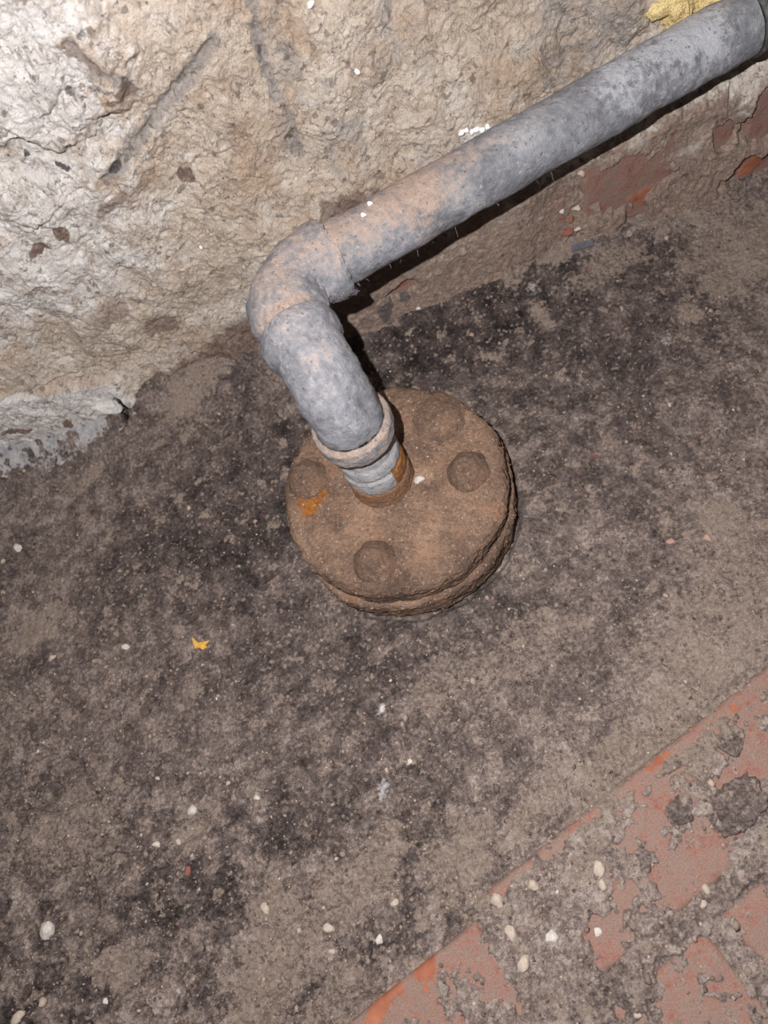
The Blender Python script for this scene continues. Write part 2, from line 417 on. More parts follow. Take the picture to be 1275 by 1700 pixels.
CAVITY = []                                     # (x, y, z, 0 floor / 1 wall), radius: gap beside the loose plaster chip, its inner shade painted black
def floor_height(X, Y, masks=True):
    X = np.asarray(X, np.float32); Y = np.asarray(Y, np.float32)
    w1 = fbm(X * 60, Y * 60, 4, 3); w2 = fbm(X * 190, Y * 190, 3, 5)
    h = 0.0045 * fbm(X * 9, Y * 9, 3, 11) + 0.0016 * fbm(X * 30, Y * 30, 3, 21)
    rough = np.clip(0.55 + 1.6 * (-(Y + 0.02) - 0.4 * X), 0.5, 1.25)          # coarser towards the lower left
    ca, ra = cells(X * 130 + w2 * .6, Y * 130 + w1 * .6, 4)
    cb, rb = cells(X * 330 + w2 * .5, Y * 330, 9)
    h = h + rough * (0.0016 * (0.55 - ca) * (ra > .35) * (0.3 + ra) + 0.0009 * (0.55 - cb) * rb)
    h = h + rough * 0.0011 * fbm(X * 150, Y * 150, 4, 33, .6)
    # flaking crust and clods, strongest towards the lower left
    cr = np.clip(0.25 + 3.2 * (-(Y + 0.10) - 0.25 * X), 0.22, 1.0)
    k1 = fbm(X * 42, Y * 42, 5, 37, .58); k2 = fbm(X * 95 + 3, Y * 95, 4, 39, .58); k3 = fbm(X * 28 + 9, Y * 28, 6, 43, .6)
    h = h + cr * (0.0026 * sm(-.05, .05, k1) + 0.0016 * sm(.05, .12, k2) + 0.0022 * sm(.02, .07, k3) - 0.0030)
    # cove of dirt against the wall
    h = h + 0.016 * np.exp(-np.clip(YW - Y, 0, 1) / 0.016) + 0.010 * np.exp(-np.clip(YW - Y, 0, 1) / 0.05)
    # brick edging: crust of mortar over the bricks
    s = (X - P0[0]) * EV[0] + (Y - P0[1]) * EV[1]
    t = (X - P0[0]) * NV[0] + (Y - P0[1]) * NV[1]
    edge = np.where(s < -0.011, 0.008, 0.0) + 0.0012 * perlin(s * 40, s * 0 + 2.5, 8)
    e = t - edge
    hb = h * 0.25 + 0.0017 * fbm(X * 50, Y * 50, 5, 51, .65) + 0.0020 * fbm(X * 150, Y * 150, 4, 53, .65) + 0.0009 * (0.5 - cb) + Z_BRICK + 0.0024
    dip = np.zeros_like(X)
    for px, py, rx, ry, ro in DIPS:
        dip = np.maximum(dip, blob(X, Y, Fp(px, py), rx, ry, ro, 0.7 * w1 + .6 * w2, .25))
    hb = hb - 0.0040 * dip - 0.0040 * (1 - sm(0.002, 0.010, e + .004 * w1))
    h0 = h + 0.0045 * sm(-0.09, -0.002, e) - 0.0022 * np.exp(-((e + 0.0015) / 0.003) ** 2)
    inb = sm(-0.0008, 0.0012, e)
    h = h0 * (1 - inb) + hb * inb
    for c in CRACKS_F:
        d = seg(X + .0016 * w2 + .002 * w1, Y + .0016 * w1, [Fp(*p) for p in c])
        h = h - 0.0035 * np.exp(-(d / 0.0008) ** 2)
    for px, py, r in HOLES_F:
        c = Fp(px, py); h = h - 2.2 * r * np.exp(-(((X - c[0]) ** 2 + (Y - c[1]) ** 2) / r ** 2) ** 2)
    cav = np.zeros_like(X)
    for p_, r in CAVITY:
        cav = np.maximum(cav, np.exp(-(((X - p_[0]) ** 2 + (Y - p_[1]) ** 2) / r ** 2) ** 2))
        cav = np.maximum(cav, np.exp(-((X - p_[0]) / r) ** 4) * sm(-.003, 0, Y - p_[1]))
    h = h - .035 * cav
    # dirt sunk a little round the flange
    rr = np.hypot(X, Y)
    h = h - (h + 0.001) * (1 - sm(0.074, 0.10, rr)) - 0.006 * np.exp(-((rr - .0765 - .0015 * w1) / .0028) ** 2) * sm(.2, .6, (.6 * X - .8 * Y) / .077 + .3 * w1 + .35)
    if not masks: return h
    tone = 0.48 + (0.22 * sm(-.05, .05, k1) + 0.18 * sm(.05, .12, k2) - 0.18 * sm(.02, .07, k3) - 0.08) * np.clip(cr, .35, 1) * (1 - inb) + 0.10 * fbm(X * 14, Y * 14, 3, 61) + 0.10 * w1
    pale = 0.16 * fbm(X * 22, Y * 22, 4, 71) + 0.10 * w2
    for px, py, rx, ry, ro, a in TONE:
        tone = tone + a * blob(X, Y, Fp(px, py), rx, ry, ro, .35 * w1, .6)
    for px, py, rx, ry, ro, a in PALE:
        pale = np.maximum(pale, a * blob(X, Y, Fp(px, py), rx, ry, ro, .45 * w1 + .25 * w2, .4))
    wh = np.zeros_like(X); red = np.zeros_like(X)
    for px, py, rx, ry, ro, a in FWHITE:
        wh = np.maximum(wh, a * blob(X, Y, Fp(px, py), rx, ry, ro, .6 * w1 + .4 * w2, .3))
    for px, py, rx, ry, ro, a in FRED[1:]:
        red = np.maximum(red, a * blob(X, Y, Fp(px, py), rx, ry, ro, .5 * w1, .4))
    tone = tone - 1.5 * sm(.2, .7, cav); wh = wh * (1 - sm(.1, .5, cav)); pale = pale * (1 - sm(.1, .5, cav))  # shade inside the cavity painted into the floor tone
    tone = tone + 0.12 * inb + .16 * inb * w2 + 0.25 * (ra - .5) * (ra > .35)
    pale = pale + 0.12 * inb + 0.5 * sm(.86, .9, rb) * (cb < .45) + 0.55 * sm(.93, .95, ra) * (ca < .5)
    return h, dict(tone=tone, pale=pale, white=wh, red=red)

def axis(fine0, fine1, step, lo_, hi_, n):
    a = np.arange(fine0, fine1, step)
    p = np.linspace(0, 1, n + 1)[1:] ** 1.6
    return np.concatenate([(fine0 - (fine0 - lo_) * p)[::-1], a, a[-1] + (hi_ - a[-1]) * p])

# ------------------------------------------------------------------ wall heightfield (y over x, z)
def Wl(pts): return [Wp(*p) for p in pts]
W_GROOVE = [([(351, 70), (310, 130), (262, 185), (215, 245), (176, 291)], .0036, .0034), ([(108, 45), (150, 80), (190, 100), (225, 150)], .0022, .002),
            ([(418, 0), (430, 60), (450, 130), (470, 180), (500, 260)], .0028, .0018), ([(0, 655), (90, 630), (165, 615), (200, 625)], .0012, .003),
            ([(250, 262), (290, 290), (318, 312)], .0022, .002), ([(100, 60), (108, 110), (95, 150), (70, 180)], .0016, .003),
            ([(20, 360), (60, 375), (108, 330)], .0012, .002), ([(165, 375), (230, 430)], .0018, .0012), ([(770, 90), (800, 60), (830, 30)], .003, .0015)]
W_DARK = [(190, 270, .006, .0035, .6, .8), (45, 258, .003, .003, 0, .7), (105, 272, .006, .0028, -.8, .75), (125, 20, .004, .006, 0, .35),
          (265, 170, .006, .004, .6, .4), (115, 127, .004, .002, 0, .7), (338, 482, .010, .006, .2, .5), (310, 140, .010, .003, 1.0, .42),
          (630, 480, .008, .012, 0, .7), (600, 500, .008, .010, 0, .6), (660, 465, .006, .004, 0, .7)]
W_BROWN = [(62, 412, .008, .004, .3, .95), (103, 385, .005, .006, 0, .85), (312, 303, .005, .006, .8, .8), (205, 135, .006, .006, .3, .6),
           (180, 340, .014, .006, .2, .55), (190, 520, .022, .012, .2, .5), (270, 545, .016, .012, .3, .55), (420, 550, .03, .016, 0, .6),
           (560, 350, .03, .016, .4, .6), (460, 420, .02, .012, .3, .35), (150, 60, .012, .006, -.6, .4), (20, 704, .010, .004, 0, .9), (38, 702, .006, .004, 0, .9), (200, 470, .03, .008, .2, .35),
           (168, 700, .004, .006, .0, .8), (112, 690, .004, .005, 0, .9), (110, 712, .009, .004, 0, .9), (75, 655, .008, .003, 0, .5)]
W_WHITE = [(30, 80, .045, .040, 0, .75), (10, 200, .04, .03, 0, .6), (120, 230, .03, .02, 0, .32), (100, 665, .035, .014, .3, .55), (170, 640, .02, .010, .3, .45),
           (40, 720, .05, .012, .3, .6), (400, 525, .01, .006, 0, .5), (290, 580, .012, .01, 0, .5), (60, 330, .02, .02, 0, .3), (10, 450, .03, .02, 0, .35),
           (255, 320, .015, .01, 0, .25), (460, 240, .01, .012, 0, .25), (560, 490, .01, .01, 0, .4), (785, 216, .012, .004, .2, .55), (1135, 265, .016, .010, .5, .52), (1170, 300, .010, .008, .3, .5), (1090, 330, .008, .005, .3, .5), (600, 490, .006, .006, 0, .5)]
W_GREY = [(560, 220, .02, .05, 0, .35), (470, 120, .012, .06, -.3, .4), (690, 60, .03, .05, 0, .3), (960, 60, .03, .03, .6, .45), (1030, 30, .012, .02, 0, .5),
          (400, 540, .03, .01, 0, .45), (270, 200, .012, .03, -.6, .35), (110, 660, .04, .012, .3, .35), (850, 150, .03, .02, 0, .25), (540, 20, .02, .02, 0, .2)]
# where mortar has come away from the bricks under the pipe
W_DIPS = [(1030, 275, .026, .020, -.2), (1038, 340, .010, .016, .1), (1235, 250, .022, .016, 0), (1255, 165, .02, .02, 0), (945, 378, .010, .008, 0),
          (655, 450, .012, .006, .2), (1180, 200, .01, .01, 0)]
W_BRICK_Y = -0.0160

def wall_offset(X, Z, masks=True):
    X = np.asarray(X, np.float32); Z = np.asarray(Z, np.float32)
    w1 = fbm(X * 55, Z * 40, 4, 103); w2 = fbm(X * 170, Z * 140, 3, 105)
    qx, qz = X + .006 * w1, Z + .008 * fbm(X * 50, Z * 36, 3, 108)
    d = 0.008 * fbm(X * 8, Z * 7, 3, 111) + 0.0045 * fbm(qx * 24, qz * 18, 3, 121) + 0.0015 * fbm(qx * 85, qz * 60, 4, 131, .6)
    rid = 1 - np.abs(fbm(qx * 120, qz * 85, 3, 141))
    d = d - 0.0009 * rid ** 3 + 0.0012 * fbm(qx * 300, qz * 260, 3, 151, .65)
    # (positive = into the wall) a bulging coat of whitewash, upper left, with a free edge
    c = Wp(20, 60); d = d - 0.008 * blob(X, Z, c, .048, .055, 0, .15 * w1, .10)
    c = Wp(55, 330); d = d - 0.004 * blob(X, Z, c, .020, .018, 0, .2 * w1, .3)
    # old skirt of white plaster at the foot, left
    skirt = (1 - sm(-.004, .004, Z - (.043 - .40 * (X + .176)) + .003 * w1)) * (1 - sm(-.185, -.165, X + .004 * w2))
    d = d - 0.006 * skirt
    d = d - 0.006 * sm(.14, .26, X) * sm(.09, .13, Z)
    for pts, w, dep in W_GROOVE:
        dd = seg(X + .0025 * w2 + .003 * w1, Z + .003 * w1, Wl(pts))
        d = d + dep * np.exp(-(dd / w) ** 2)
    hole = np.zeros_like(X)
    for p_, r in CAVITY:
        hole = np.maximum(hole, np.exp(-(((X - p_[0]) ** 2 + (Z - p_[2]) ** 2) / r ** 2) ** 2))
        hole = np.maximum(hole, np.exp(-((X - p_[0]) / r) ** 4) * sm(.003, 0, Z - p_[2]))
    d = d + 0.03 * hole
    low = sm(0.012, -0.012, Z - (0.088 + 0.02 * X) + .010 * w1) * sm(-0.055, 0.01, X + .01 * w1)
    d = d - 0.018 * low
    dip = np.zeros_like(X)
    for px, py, rx, rz, ro in W_DIPS:
        dip = np.maximum(dip, blob(X, Z, Wp(px, py), rx, rz, ro, .5 * w1 + .2 * w2, .25))
    d = d + 0.35 * low * (-0.018 - d) + 0.0095 * dip
    d = d - 0.006 * np.exp(-np.clip(Z, 0, 1) / 0.02)
    if not masks: return d
    tone = 0.56 + 0.14 * fbm(X * 16, Z * 12, 3, 161) + .10 * w1 + .55 * low
    brown = (0.66 + .22 * fbm(X * 48, Z * 40, 4, 177)) * low + 0.10 * w2 + 0.28 * np.clip(fbm(X * 30, Z * 22, 5, 171, .6), 0, 1)
    brown = np.maximum(brown * (1 - .8 * skirt), 0.8 * sm(.034, .006, Z + .012 * w1 - .03 * sm(-.2, -.05, X)) * sm(-.26, -.12, X))
    grey = .14 + 0.15 * w1 + .25 * sm(-.05, .1, X) * fbm(X * 34, Z * 12, 3, 173); dark = np.zeros_like(X); white = 0.66 * sm(0.05, -0.12, X + .3 * (.2 - Z)) * sm(.05, .14, Z) + 0.12 * w1 + .72 * skirt  # white grows leftwards: whitewash, with the flash's overexposed brightness painted in
    for L, arr in ((W_BROWN, 'b'), (W_WHITE, 'w'), (W_GREY, 'g'), (W_DARK, 'd')):
        for px, py, rx, rz, ro, a in L:
            v = a * blob(X, Z, Wp(px, py), rx, rz, ro, .4 * w1 + .3 * w2, .35)
            if arr == 'b': brown = np.maximum(brown, v)
            elif arr == 'w': white = np.maximum(white, v)
            elif arr == 'g': grey = np.maximum(grey, v)
            else: dark = np.maximum(dark, v)
    dark = np.maximum(dark, 1.6 * hole)  # shade of the hole painted in, beyond what its depth gives
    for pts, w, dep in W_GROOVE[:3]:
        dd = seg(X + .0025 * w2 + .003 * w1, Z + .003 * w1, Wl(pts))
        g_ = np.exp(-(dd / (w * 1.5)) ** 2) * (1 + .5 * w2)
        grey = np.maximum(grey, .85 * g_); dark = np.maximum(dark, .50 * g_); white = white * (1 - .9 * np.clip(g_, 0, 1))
    return d, dict(tone=tone, brown=brown, white=white, grey=grey, dark=dark)

def surface_at(px, py):
    """first point of floor or wall seen at a photograph pixel"""
    v = RW @ np.array([px - CX, py - CY, F_PX]); v /= np.linalg.norm(v)
    P = CAM + v * np.linspace(.3, .9, 900)[:, None]
    a = P[:, 2] < floor_height(P[:, 0], P[:, 1], False); b = P[:, 1] > YW + wall_offset(P[:, 0], P[:, 2], False)
    i = int(np.argmax(a | b))
    return np.append(P[i], 1 if b[i] else 0)
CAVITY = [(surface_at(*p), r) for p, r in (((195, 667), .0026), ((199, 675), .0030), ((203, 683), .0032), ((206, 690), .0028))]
xs = axis(-0.37, 0.36, 0.00092, -0.9, 0.9, 60)
ys = np.concatenate([-0.37 - 0.45 * (np.linspace(0, 1, 41)[:0:-1] ** 1.6), np.arange(-0.37, 0.205, 0.00092)])
X, Y = np.meshgrid(xs, ys, indexing='ij')
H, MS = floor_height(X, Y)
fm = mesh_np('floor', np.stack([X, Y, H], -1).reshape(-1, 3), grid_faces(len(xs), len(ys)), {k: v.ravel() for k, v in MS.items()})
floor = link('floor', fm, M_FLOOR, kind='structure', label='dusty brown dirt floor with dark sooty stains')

xw = axis(-0.34, 0.37, 0.00095, -0.9, 0.9, 60)
zw = np.concatenate([np.arange(-0.02, 0.335, 0.00095), 0.335 + 0.45 * (np.linspace(0, 1, 41)[1:] ** 1.6)])
X, Z = np.meshgrid(xw, zw, indexing='ij')
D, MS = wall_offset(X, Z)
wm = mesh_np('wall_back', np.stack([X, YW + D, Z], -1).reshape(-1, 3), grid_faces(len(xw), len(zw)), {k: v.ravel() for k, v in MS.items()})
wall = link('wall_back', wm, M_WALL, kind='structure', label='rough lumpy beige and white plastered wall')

# ------------------------------------------------------------------ bricks (parts of floor and wall)
def brick_mesh(L, W, T, step, seed, chips=(), rnd=0.004):
    """brick lying at origin: 0..L along x, 0..W along y, worn top at z=0, body down to -T"""
    nx, ny = int(L / step) + 1, int(W / step) + 1
    u = np.linspace(0, L, nx); v = np.linspace(0, W, ny)
    U, V = np.meshgrid(u, v, indexing='ij')
    d = np.minimum(np.minimum(U, L - U), np.minimum(V, W - V))
    q = fbm(U * 90 + seed, V * 90, 4, seed)
    dd = np.clip(d + .0012 * q, 0, rnd)
    Zt = -(rnd - np.sqrt(np.clip(rnd ** 2 - (rnd - dd) ** 2, 0, None))) + 0.0005 * fbm(U * 60, V * 60 + seed, 4, seed + 3)
    orange = np.zeros_like(U)
    for cx, cy, rx, ry, ro in chips:
        b = blob(U, V, (cx, cy), rx, ry, ro, .9 * fbm(U * 110, V * 110, 3, seed + 9), .2)
        orange = np.maximum(orange, b); Zt = Zt + 0.0006 * b
    top = np.stack([U, V, Zt], -1).reshape(-1, 3)
    f = grid_faces(nx, ny)
    idx = np.arange(nx * ny).reshape(nx, ny)
    ring = np.concatenate([idx[:, 0], idx[-1, 1:], idx[-2::-1, -1], idx[0, -2:0:-1]])
    bot = top[ring].copy(); bot[:, 2] = -T
    n0 = len(top); r2 = np.roll(ring, -1); k = np.arange(len(ring)); k2 = np.roll(k, -1)
    side = np.stack([ring, n0 + k, n0 + k2, r2], -1)
    verts = np.vstack([top, bot])
    return mesh_np('brick', verts, np.vstack([f, side]), {'orange': np.concatenate([orange.ravel(), np.zeros(len(ring))])})

ang = math.atan2(EV[1], EV[0])
def st(px, py, z=Z_BRICK):
    x, y = Fp(px, py, z); d = np.array([x, y]) - P0
    return float(d @ EV), float(d @ NV)
def floor_brick(s0, s1, t0, t1, seed, chips=(), dz=0.0, step=0.0016):
    # brick local x runs along -EV so that local y (into the edging) is right handed with z up
    L, W = s1 - s0, t1 - t0
    ch = [(s1 - s, t - t0, rx, ry, ro) for s, t, rx, ry, ro in chips]
    o = link('brick', brick_mesh(L, W, 0.03, step, seed, ch), M_BRICK, floor)
    p = P0 + EV * s1 + NV * t0
    o.location = (p[0], p[1], Z_BRICK + dz); o.rotation_euler = (0, 0, ang + math.pi)
    return o
oa, ob = st(640, 1645), st(705, 1605)
oc, od = st(1090, 1268), st(1212, 1172)
floor_brick(0.0, 0.213, 0.0, 0.066, 201, [(oc[0], .003, .007, .003, 0), (od[0], .006, .002, .002, 0), (.004, .012, .003, .006, 0), (.06, .035, .005, .004, 0)], 0.0003)
floor_brick(-0.226, -0.013, 0.008, 0.074, 202, [(oa[0], oa[1], .022, .006, .5), (ob[0], ob[1], .010, .005, .9)], 0.0006)
floor_brick(0.225, 0.438, 0.001, 0.067, 203, (), 0.0)
floor_brick(-0.13, 0.083, 0.078, 0.144, 204, [(.02, .02, .01, .006, 0)], -0.0002)
floor_brick(0.094, 0.307, 0.077, 0.143, 205, [(.11, .02, .012, .006, .5)], 0.0004)
floor_brick(0.0, 0.213, 0.155, 0.221, 206, (), 0.0, .003)
floor_brick(-0.226, -0.013, 0.155, 0.221, 207, (), 0.0, .003)

def wall_brick(x0, x1, z0, z1, seed, chips=(), dy=0.0):
    o = link('brick', brick_mesh(x1 - x0, z1 - z0, 0.05, 0.0018, seed, chips), M_BRICK, wall)
    o.location = (x0, YW + W_BRICK_Y + dy, z0); o.rotation_euler = (math.pi / 2, 0, 0)
def wc(px, py, x0, z0, rx, ry, ro=0):
    a = Wp(px, py); return (a[0] - x0, a[1] - z0, rx, ry, ro)
wall_brick(.19, .300, .012, .085, 211, [wc(1058, 300, .19, .012, .010, .008), wc(1036, 362, .19, .012, .004, .007)])
wall_brick(.306, .40, .0, .085, 212, [wc(1222, 258, .306, .0, .012, .014)])
wall_brick(.02, .18, .005, .06, 213, [wc(655, 448, .02, .005, .008, .004)], 0.001)

# ------------------------------------------------------------------ pipe: sweeps with a radius profile
def sweep(path, rad, nseg=96, amp=0.0004, freq=120, seed=0, fine=0.0002):
    """tube along path (n,3) with radius per point; returns verts, faces, u (0..1), ring angle"""
    P = np.asarray(path, float); n = len(P)
    T = np.gradient(P, axis=0); T /= np.linalg.norm(T, axis=1)[:, None]
    nrm = np.cross(T[0], [0.3, 0.9, 0.2]); nrm /= np.linalg.norm(nrm)
    N = np.zeros_like(P)
    for i in range(n):
        nrm = nrm - T[i] * (nrm @ T[i]); nrm /= np.linalg.norm(nrm); N[i] = nrm
    B = np.cross(T, N)
    a = np.linspace(0, 2 * np.pi, nseg, endpoint=False)
    dirs = N[:, None, :] * np.cos(a)[None, :, None] + B[:, None, :] * np.sin(a)[None, :, None]
    V = P[:, None, :] + dirs * np.asarray(rad)[:, None, None]
    x, y, z = V[..., 0], V[..., 1], V[..., 2]
    off = amp * fbm3(x * freq, y * freq, z * freq, 4, seed) + fine * fbm3(x * 600, y * 600, z * 600, 2, seed + 5)
    V = V + dirs * off[..., None]
    f = grid_faces(n, nseg)
    I = np.arange(n - 1)
    wrap = np.stack([I * nseg + nseg - 1, (I + 1) * nseg + nseg - 1, (I + 1) * nseg, I * nseg], -1)
    return V.reshape(-1, 3), np.vstack([f, wrap]), V

def cap_faces(verts, faces, ring, flip=False):
    c = verts[ring].mean(0); verts = np.vstack([verts, c]); ci = len(verts) - 1
    r2 = np.roll(ring, -1)
    # keep quads: fan of degenerate-free triangles is not possible here, use quads to the centre in pairs
    k = np.arange(0, len(ring), 2)
    q = np.stack([ring[k], ring[(k + 1) % len(ring)], ring[(k + 2) % len(ring)], np.full(len(k), ci)], -1)
    if flip: q = q[:, ::-1]
    return verts, np.vstack([faces, q])

def tube(name, path, rad, mat, parent, seed=0, amp=0.0004, freq=120, nseg=96, caps=(True, True), attr=None, label=None, post=None):
    v, f, V = sweep(path, rad, nseg, amp, freq, seed)
    if post: v = post(v)
    n = len(path)
    if caps[0]: v, f = cap_faces(v, f, np.arange(nseg), True)
    if caps[1]: v, f = cap_faces(v, f, np.arange(nseg) + (n - 1) * nseg, False)
    at = attr(v) if attr else {}
    for k in ('dust', 'white', 'rust'):
        at.setdefault(k, np.zeros(len(v)))
    return link(name, mesh_np(name, v, f, at), mat, parent, label=label)

def lerp_path(pts, step=0.0007):
    out = []
    for a, b in zip(pts[:-1], pts[1:]):
        a, b = np.array(a, float), np.array(b, float)
        n = max(2, int(np.linalg.norm(b - a) / step))
        out.append(a + (b - a) * np.linspace(0, 1, n, endpoint=False)[:, None])
    out.append(np.array([pts[-1]], float))
    return np.vstack(out)

def bend(p, d0, d1, r, n=60):
    """quarter bend from p with tangent d0 to tangent d1 (perpendicular)"""
    a = np.linspace(0, np.pi / 2, n)[:, None]
    return p + r * (np.sin(a) * d0 + (1 - np.cos(a)) * d1)

BASE = hit(617, 762, 2, 0.074); BASE[2] = 0.0
PIPE_Z0 = 0.157
A0 = hit(560, 419, 2, PIPE_Z0)                 # pipe axis near the elbow
A1 = hit(1240, 37, 1, 0.148)                   # pipe axis where it meets the wall
pdir = (A1 - A0) / np.linalg.norm(A1 - A0)
hdir = np.array([-pdir[1], pdir[0], 0.0]); hdir /= np.linalg.norm(hdir)      # from riser towards the wall
asm = link('water_pipe', None, label='grey galvanized pipe with two elbows screwed into a dirt-caked round floor flange', cat='pipe')

# --- flange: two caked round plates
def plate(name, r_out, z0, z1, seed, mat, parent, top=True, sag=0.0):
    na = 620
    a = np.linspace(0, 2 * np.pi, na, endpoint=False)
    rt = np.linspace(0.004, 1, 110)
    rim = 0.0065 if top else 0.0035
    prof = []                                   # (radius offset from r_out or fraction, z)
    for q in rt: prof.append((q * (r_out - rim), z1))
    for q in np.linspace(0, np.pi / 2, 14)[1:]: prof.append((r_out - rim + rim * math.sin(q), z1 - rim + rim * math.cos(q)))
    for q in np.linspace(0, 1, 16)[1:]: prof.append((r_out - 0.0012 * q, z1 - rim + (z0 - z1 + rim + .003) * q))
    for q in np.linspace(0, 1, 6)[1:]: prof.append((r_out - .0012 - .006 * q, z0 + .003 - .003 * q))
    pr = np.array(prof)
    A, Rr = np.meshgrid(a, pr[:, 0], indexing='ij'); Zz = np.broadcast_to(pr[:, 1], A.shape).copy()
    k = Rr / r_out
    Rr = Rr * (1 + k ** 3 * (0.022 * fbm(np.cos(A) * 2.2 + seed, np.sin(A) * 2.2, 3, seed) + 0.006 * fbm(np.cos(A) * 9, np.sin(A) * 9 + seed, 3, seed + 2)))
    x, y = Rr * np.cos(A), Rr * np.sin(A)
    sidew = sm(r_out - rim * 1.2, r_out, Rr)
    n = fbm3(x * 70, y * 70, Zz * 70, 4, seed + 4); n2 = fbm3(x * 260, y * 260, Zz * 260, 3, seed + 6)
    crack = np.exp(-(fbm(A * 2.5, Zz * 260, 3, seed + 12) / .06) ** 2) * sidew
    Zz = Zz + (1 - sidew) * (0.0012 * n + 0.0007 * n2 + .0010 * fbm(x * 28, y * 28, 3, seed + 8))
    dr = sidew * (0.0010 * n + 0.0007 * n2 - 0.0018 * crack)
    x = x + dr * np.cos(A); y = y + dr * np.sin(A)
    at = {}
    tone = 0.0 + 0.20 * fbm(x * 25, y * 25, 4, seed + 20) - 0.05 * sidew; rust = np.zeros_like(x)
    if top:
        for bx, by in BOLTS:                     # mounds of dirt round the bolt heads
            d = np.hypot(x - bx, y - by)
            Zz = Zz + 0.0016 * (1 - sm(.010, .0195, d)) * (1 - sidew)
        # heap of dirt between the riser and the far bolt, raised far rim
        Zz = Zz + (1 - sidew) * 0.0050 * blob(x, y, (.020, .044), .028, .020, .5, .3 * n, .35)
        Zz = Zz + (1 - sidew) * 0.0025 * blob(x, y, (.002, .058), .016, .012, .2, .25 * n, .15)
        Zz = Zz + 0.0020 * (1 - sm(.018, .030, np.hypot(x - BASE[0], y - BASE[1])))
        for px, py, r, q in ((516, 830, .010, .75), (560, 845, .008, .4), (655, 765, .010, .4), (740, 650, .012, .3)):
            rust = np.maximum(rust, q * blob(x, y, Fp(px, py, .046), r, r * .8, .3, .5 * n, .4))
        tone = tone - 0.16 * blob(x, y, Fp(565, 860, .046), .010, .006, .5, .5 * n, .4) - .06 * blob(x, y, Fp(700, 700, .046), .03, .02, 0, .4 * n, .5)
        tone = tone + 0.07 * blob(x, y, Fp(690, 860, .046), .04, .03, 0, .3 * n, .6) + .3 * blob(x, y, Fp(700, 790, .046), .008, .006, 0, .5 * n, .4)
    Zz[:, 0] = Zz[:, 0].mean()
    v = np.stack([x, y, Zz], -1).reshape(-1, 3)
    me = mesh_np(name, v, grid_faces(na, len(pr), wrap_u=True, flip=True), {'tone': tone.ravel(), 'rust': rust.ravel()})
    # flip check: normals must point out
    return link(name, me, mat, parent)

ZF = 0.0445
BOLTS = [Fp(621, 930, ZF + .004), Fp(776, 779, ZF + .004), Fp(508, 792, ZF + .004), Fp(722, 690, ZF + .004)]
fl_top = plate('flange', 0.0748, 0.020, ZF, 301, M_FLANGE, asm)
fl_bot = plate('flange', 0.0768, -0.004, 0.0235, 302, M_FLANGE, asm, top=False)
fl_bot.location = (0.0006, -0.0008, 0)
fl_top['label'] = 'upper round flange plate caked in tan dust'
fl_bot['label'] = 'lower round flange plate, cracked dirt on its side'

def bolt_mesh(seed, r=0.0135, h=0.0095, pw=2.6):
    na, nr = 72, 30
    A, K = np.meshgrid(np.linspace(0, 2 * np.pi, na, endpoint=False), np.linspace(0.01, 1, nr), indexing='ij')
    hexr = 1 + 0.025 * np.cos(6 * A + seed)
    t = K * 1.12
    x = r * t * np.cos(A) * hexr; y = r * t * np.sin(A) * hexr
    z = h * (1 - np.clip(t, 0, 1.12) ** pw) - .001 * (t > 1)
    n = fbm3(x * 120 + seed, y * 120, z * 120, 4, seed)
    z = z + .0008 * n; x = x * (1 + .05 * n); y = y * (1 + .05 * n)
    return mesh_np('bolt', np.stack([x, y, z], -1).reshape(-1, 3), grid_faces(na, nr, wrap_u=True, flip=True),
                   {'tone': np.full(na * nr, -.05), 'rust': np.zeros(na * nr)})
for i, (bx, by) in enumerate(BOLTS):
    o = link('bolt', bolt_mesh(310 + i, (.0146, .0142, .0146, .0175)[i], (.0130, .0120, .0120, .0070)[i], (2.3, 2.3, 2.1, 2.0)[i]), M_FLANGE, fl_top)
    o.location = (bx, by, ZF + (.0008, .0008, .0006, .0035)[i])

# --- hub, nipple, joint ring
def ring_prof(zs): return np.array([[BASE[0], BASE[1], z] for z in zs])
Z_H, Z_S, Z_C, Z_E = 0.063, 0.079, 0.107, 0.124        # hub top, seam, collar bottom, collar top
zs = np.linspace(ZF - .004, Z_H + .001, 40)
tube('hub', ring_prof(zs), 0.0212 - .0012 * (zs - zs[0]) / .03 - 0.0015 * sm(Z_H - .003, Z_H, zs), M_FLANGE, asm, 321, .0009, 130, 130,
     attr=lambda v: {'tone': np.full(len(v), 0.02), 'rust': .45 * np.ones(len(v))})
def rusty_right(v):
    a = np.arctan2(v[:, 1] - BASE[1], v[:, 0] - BASE[0])
    r = sm(-1.25, -0.95, a) * (1 - sm(1.3, 1.8, a))
    return {'rust': r * 0.95, 'white': .35 * (1 - r), 'dust': np.full(len(v), -.25)}
zs = np.linspace(Z_H - .002, Z_S + .001, 30)
tube('nipple', ring_prof(zs), 0.0194 + 0.0006 * np.sin((zs - zs[0]) * 170) - .0010 * sm(Z_S - .003, Z_S, zs) - 0.0012 * (1 - sm(zs[0], zs[0] + .003, zs)), M_GALV2, asm, 331, .0004, 150, 130, attr=rusty_right)
zs = np.linspace(Z_S, Z_C + .003, 30)
tube('nipple', ring_prof(zs), 0.0180 + 0 * zs + .0014 * sm(zs[0], zs[0] + .002, zs) * (1 - sm(zs[0] + .009, zs[0] + .014, zs)), M_GALV2, asm, 332, .0004, 150, 130,
     attr=lambda v: {'white': np.full(len(v), .35), 'dust': np.full(len(v), -.3)})

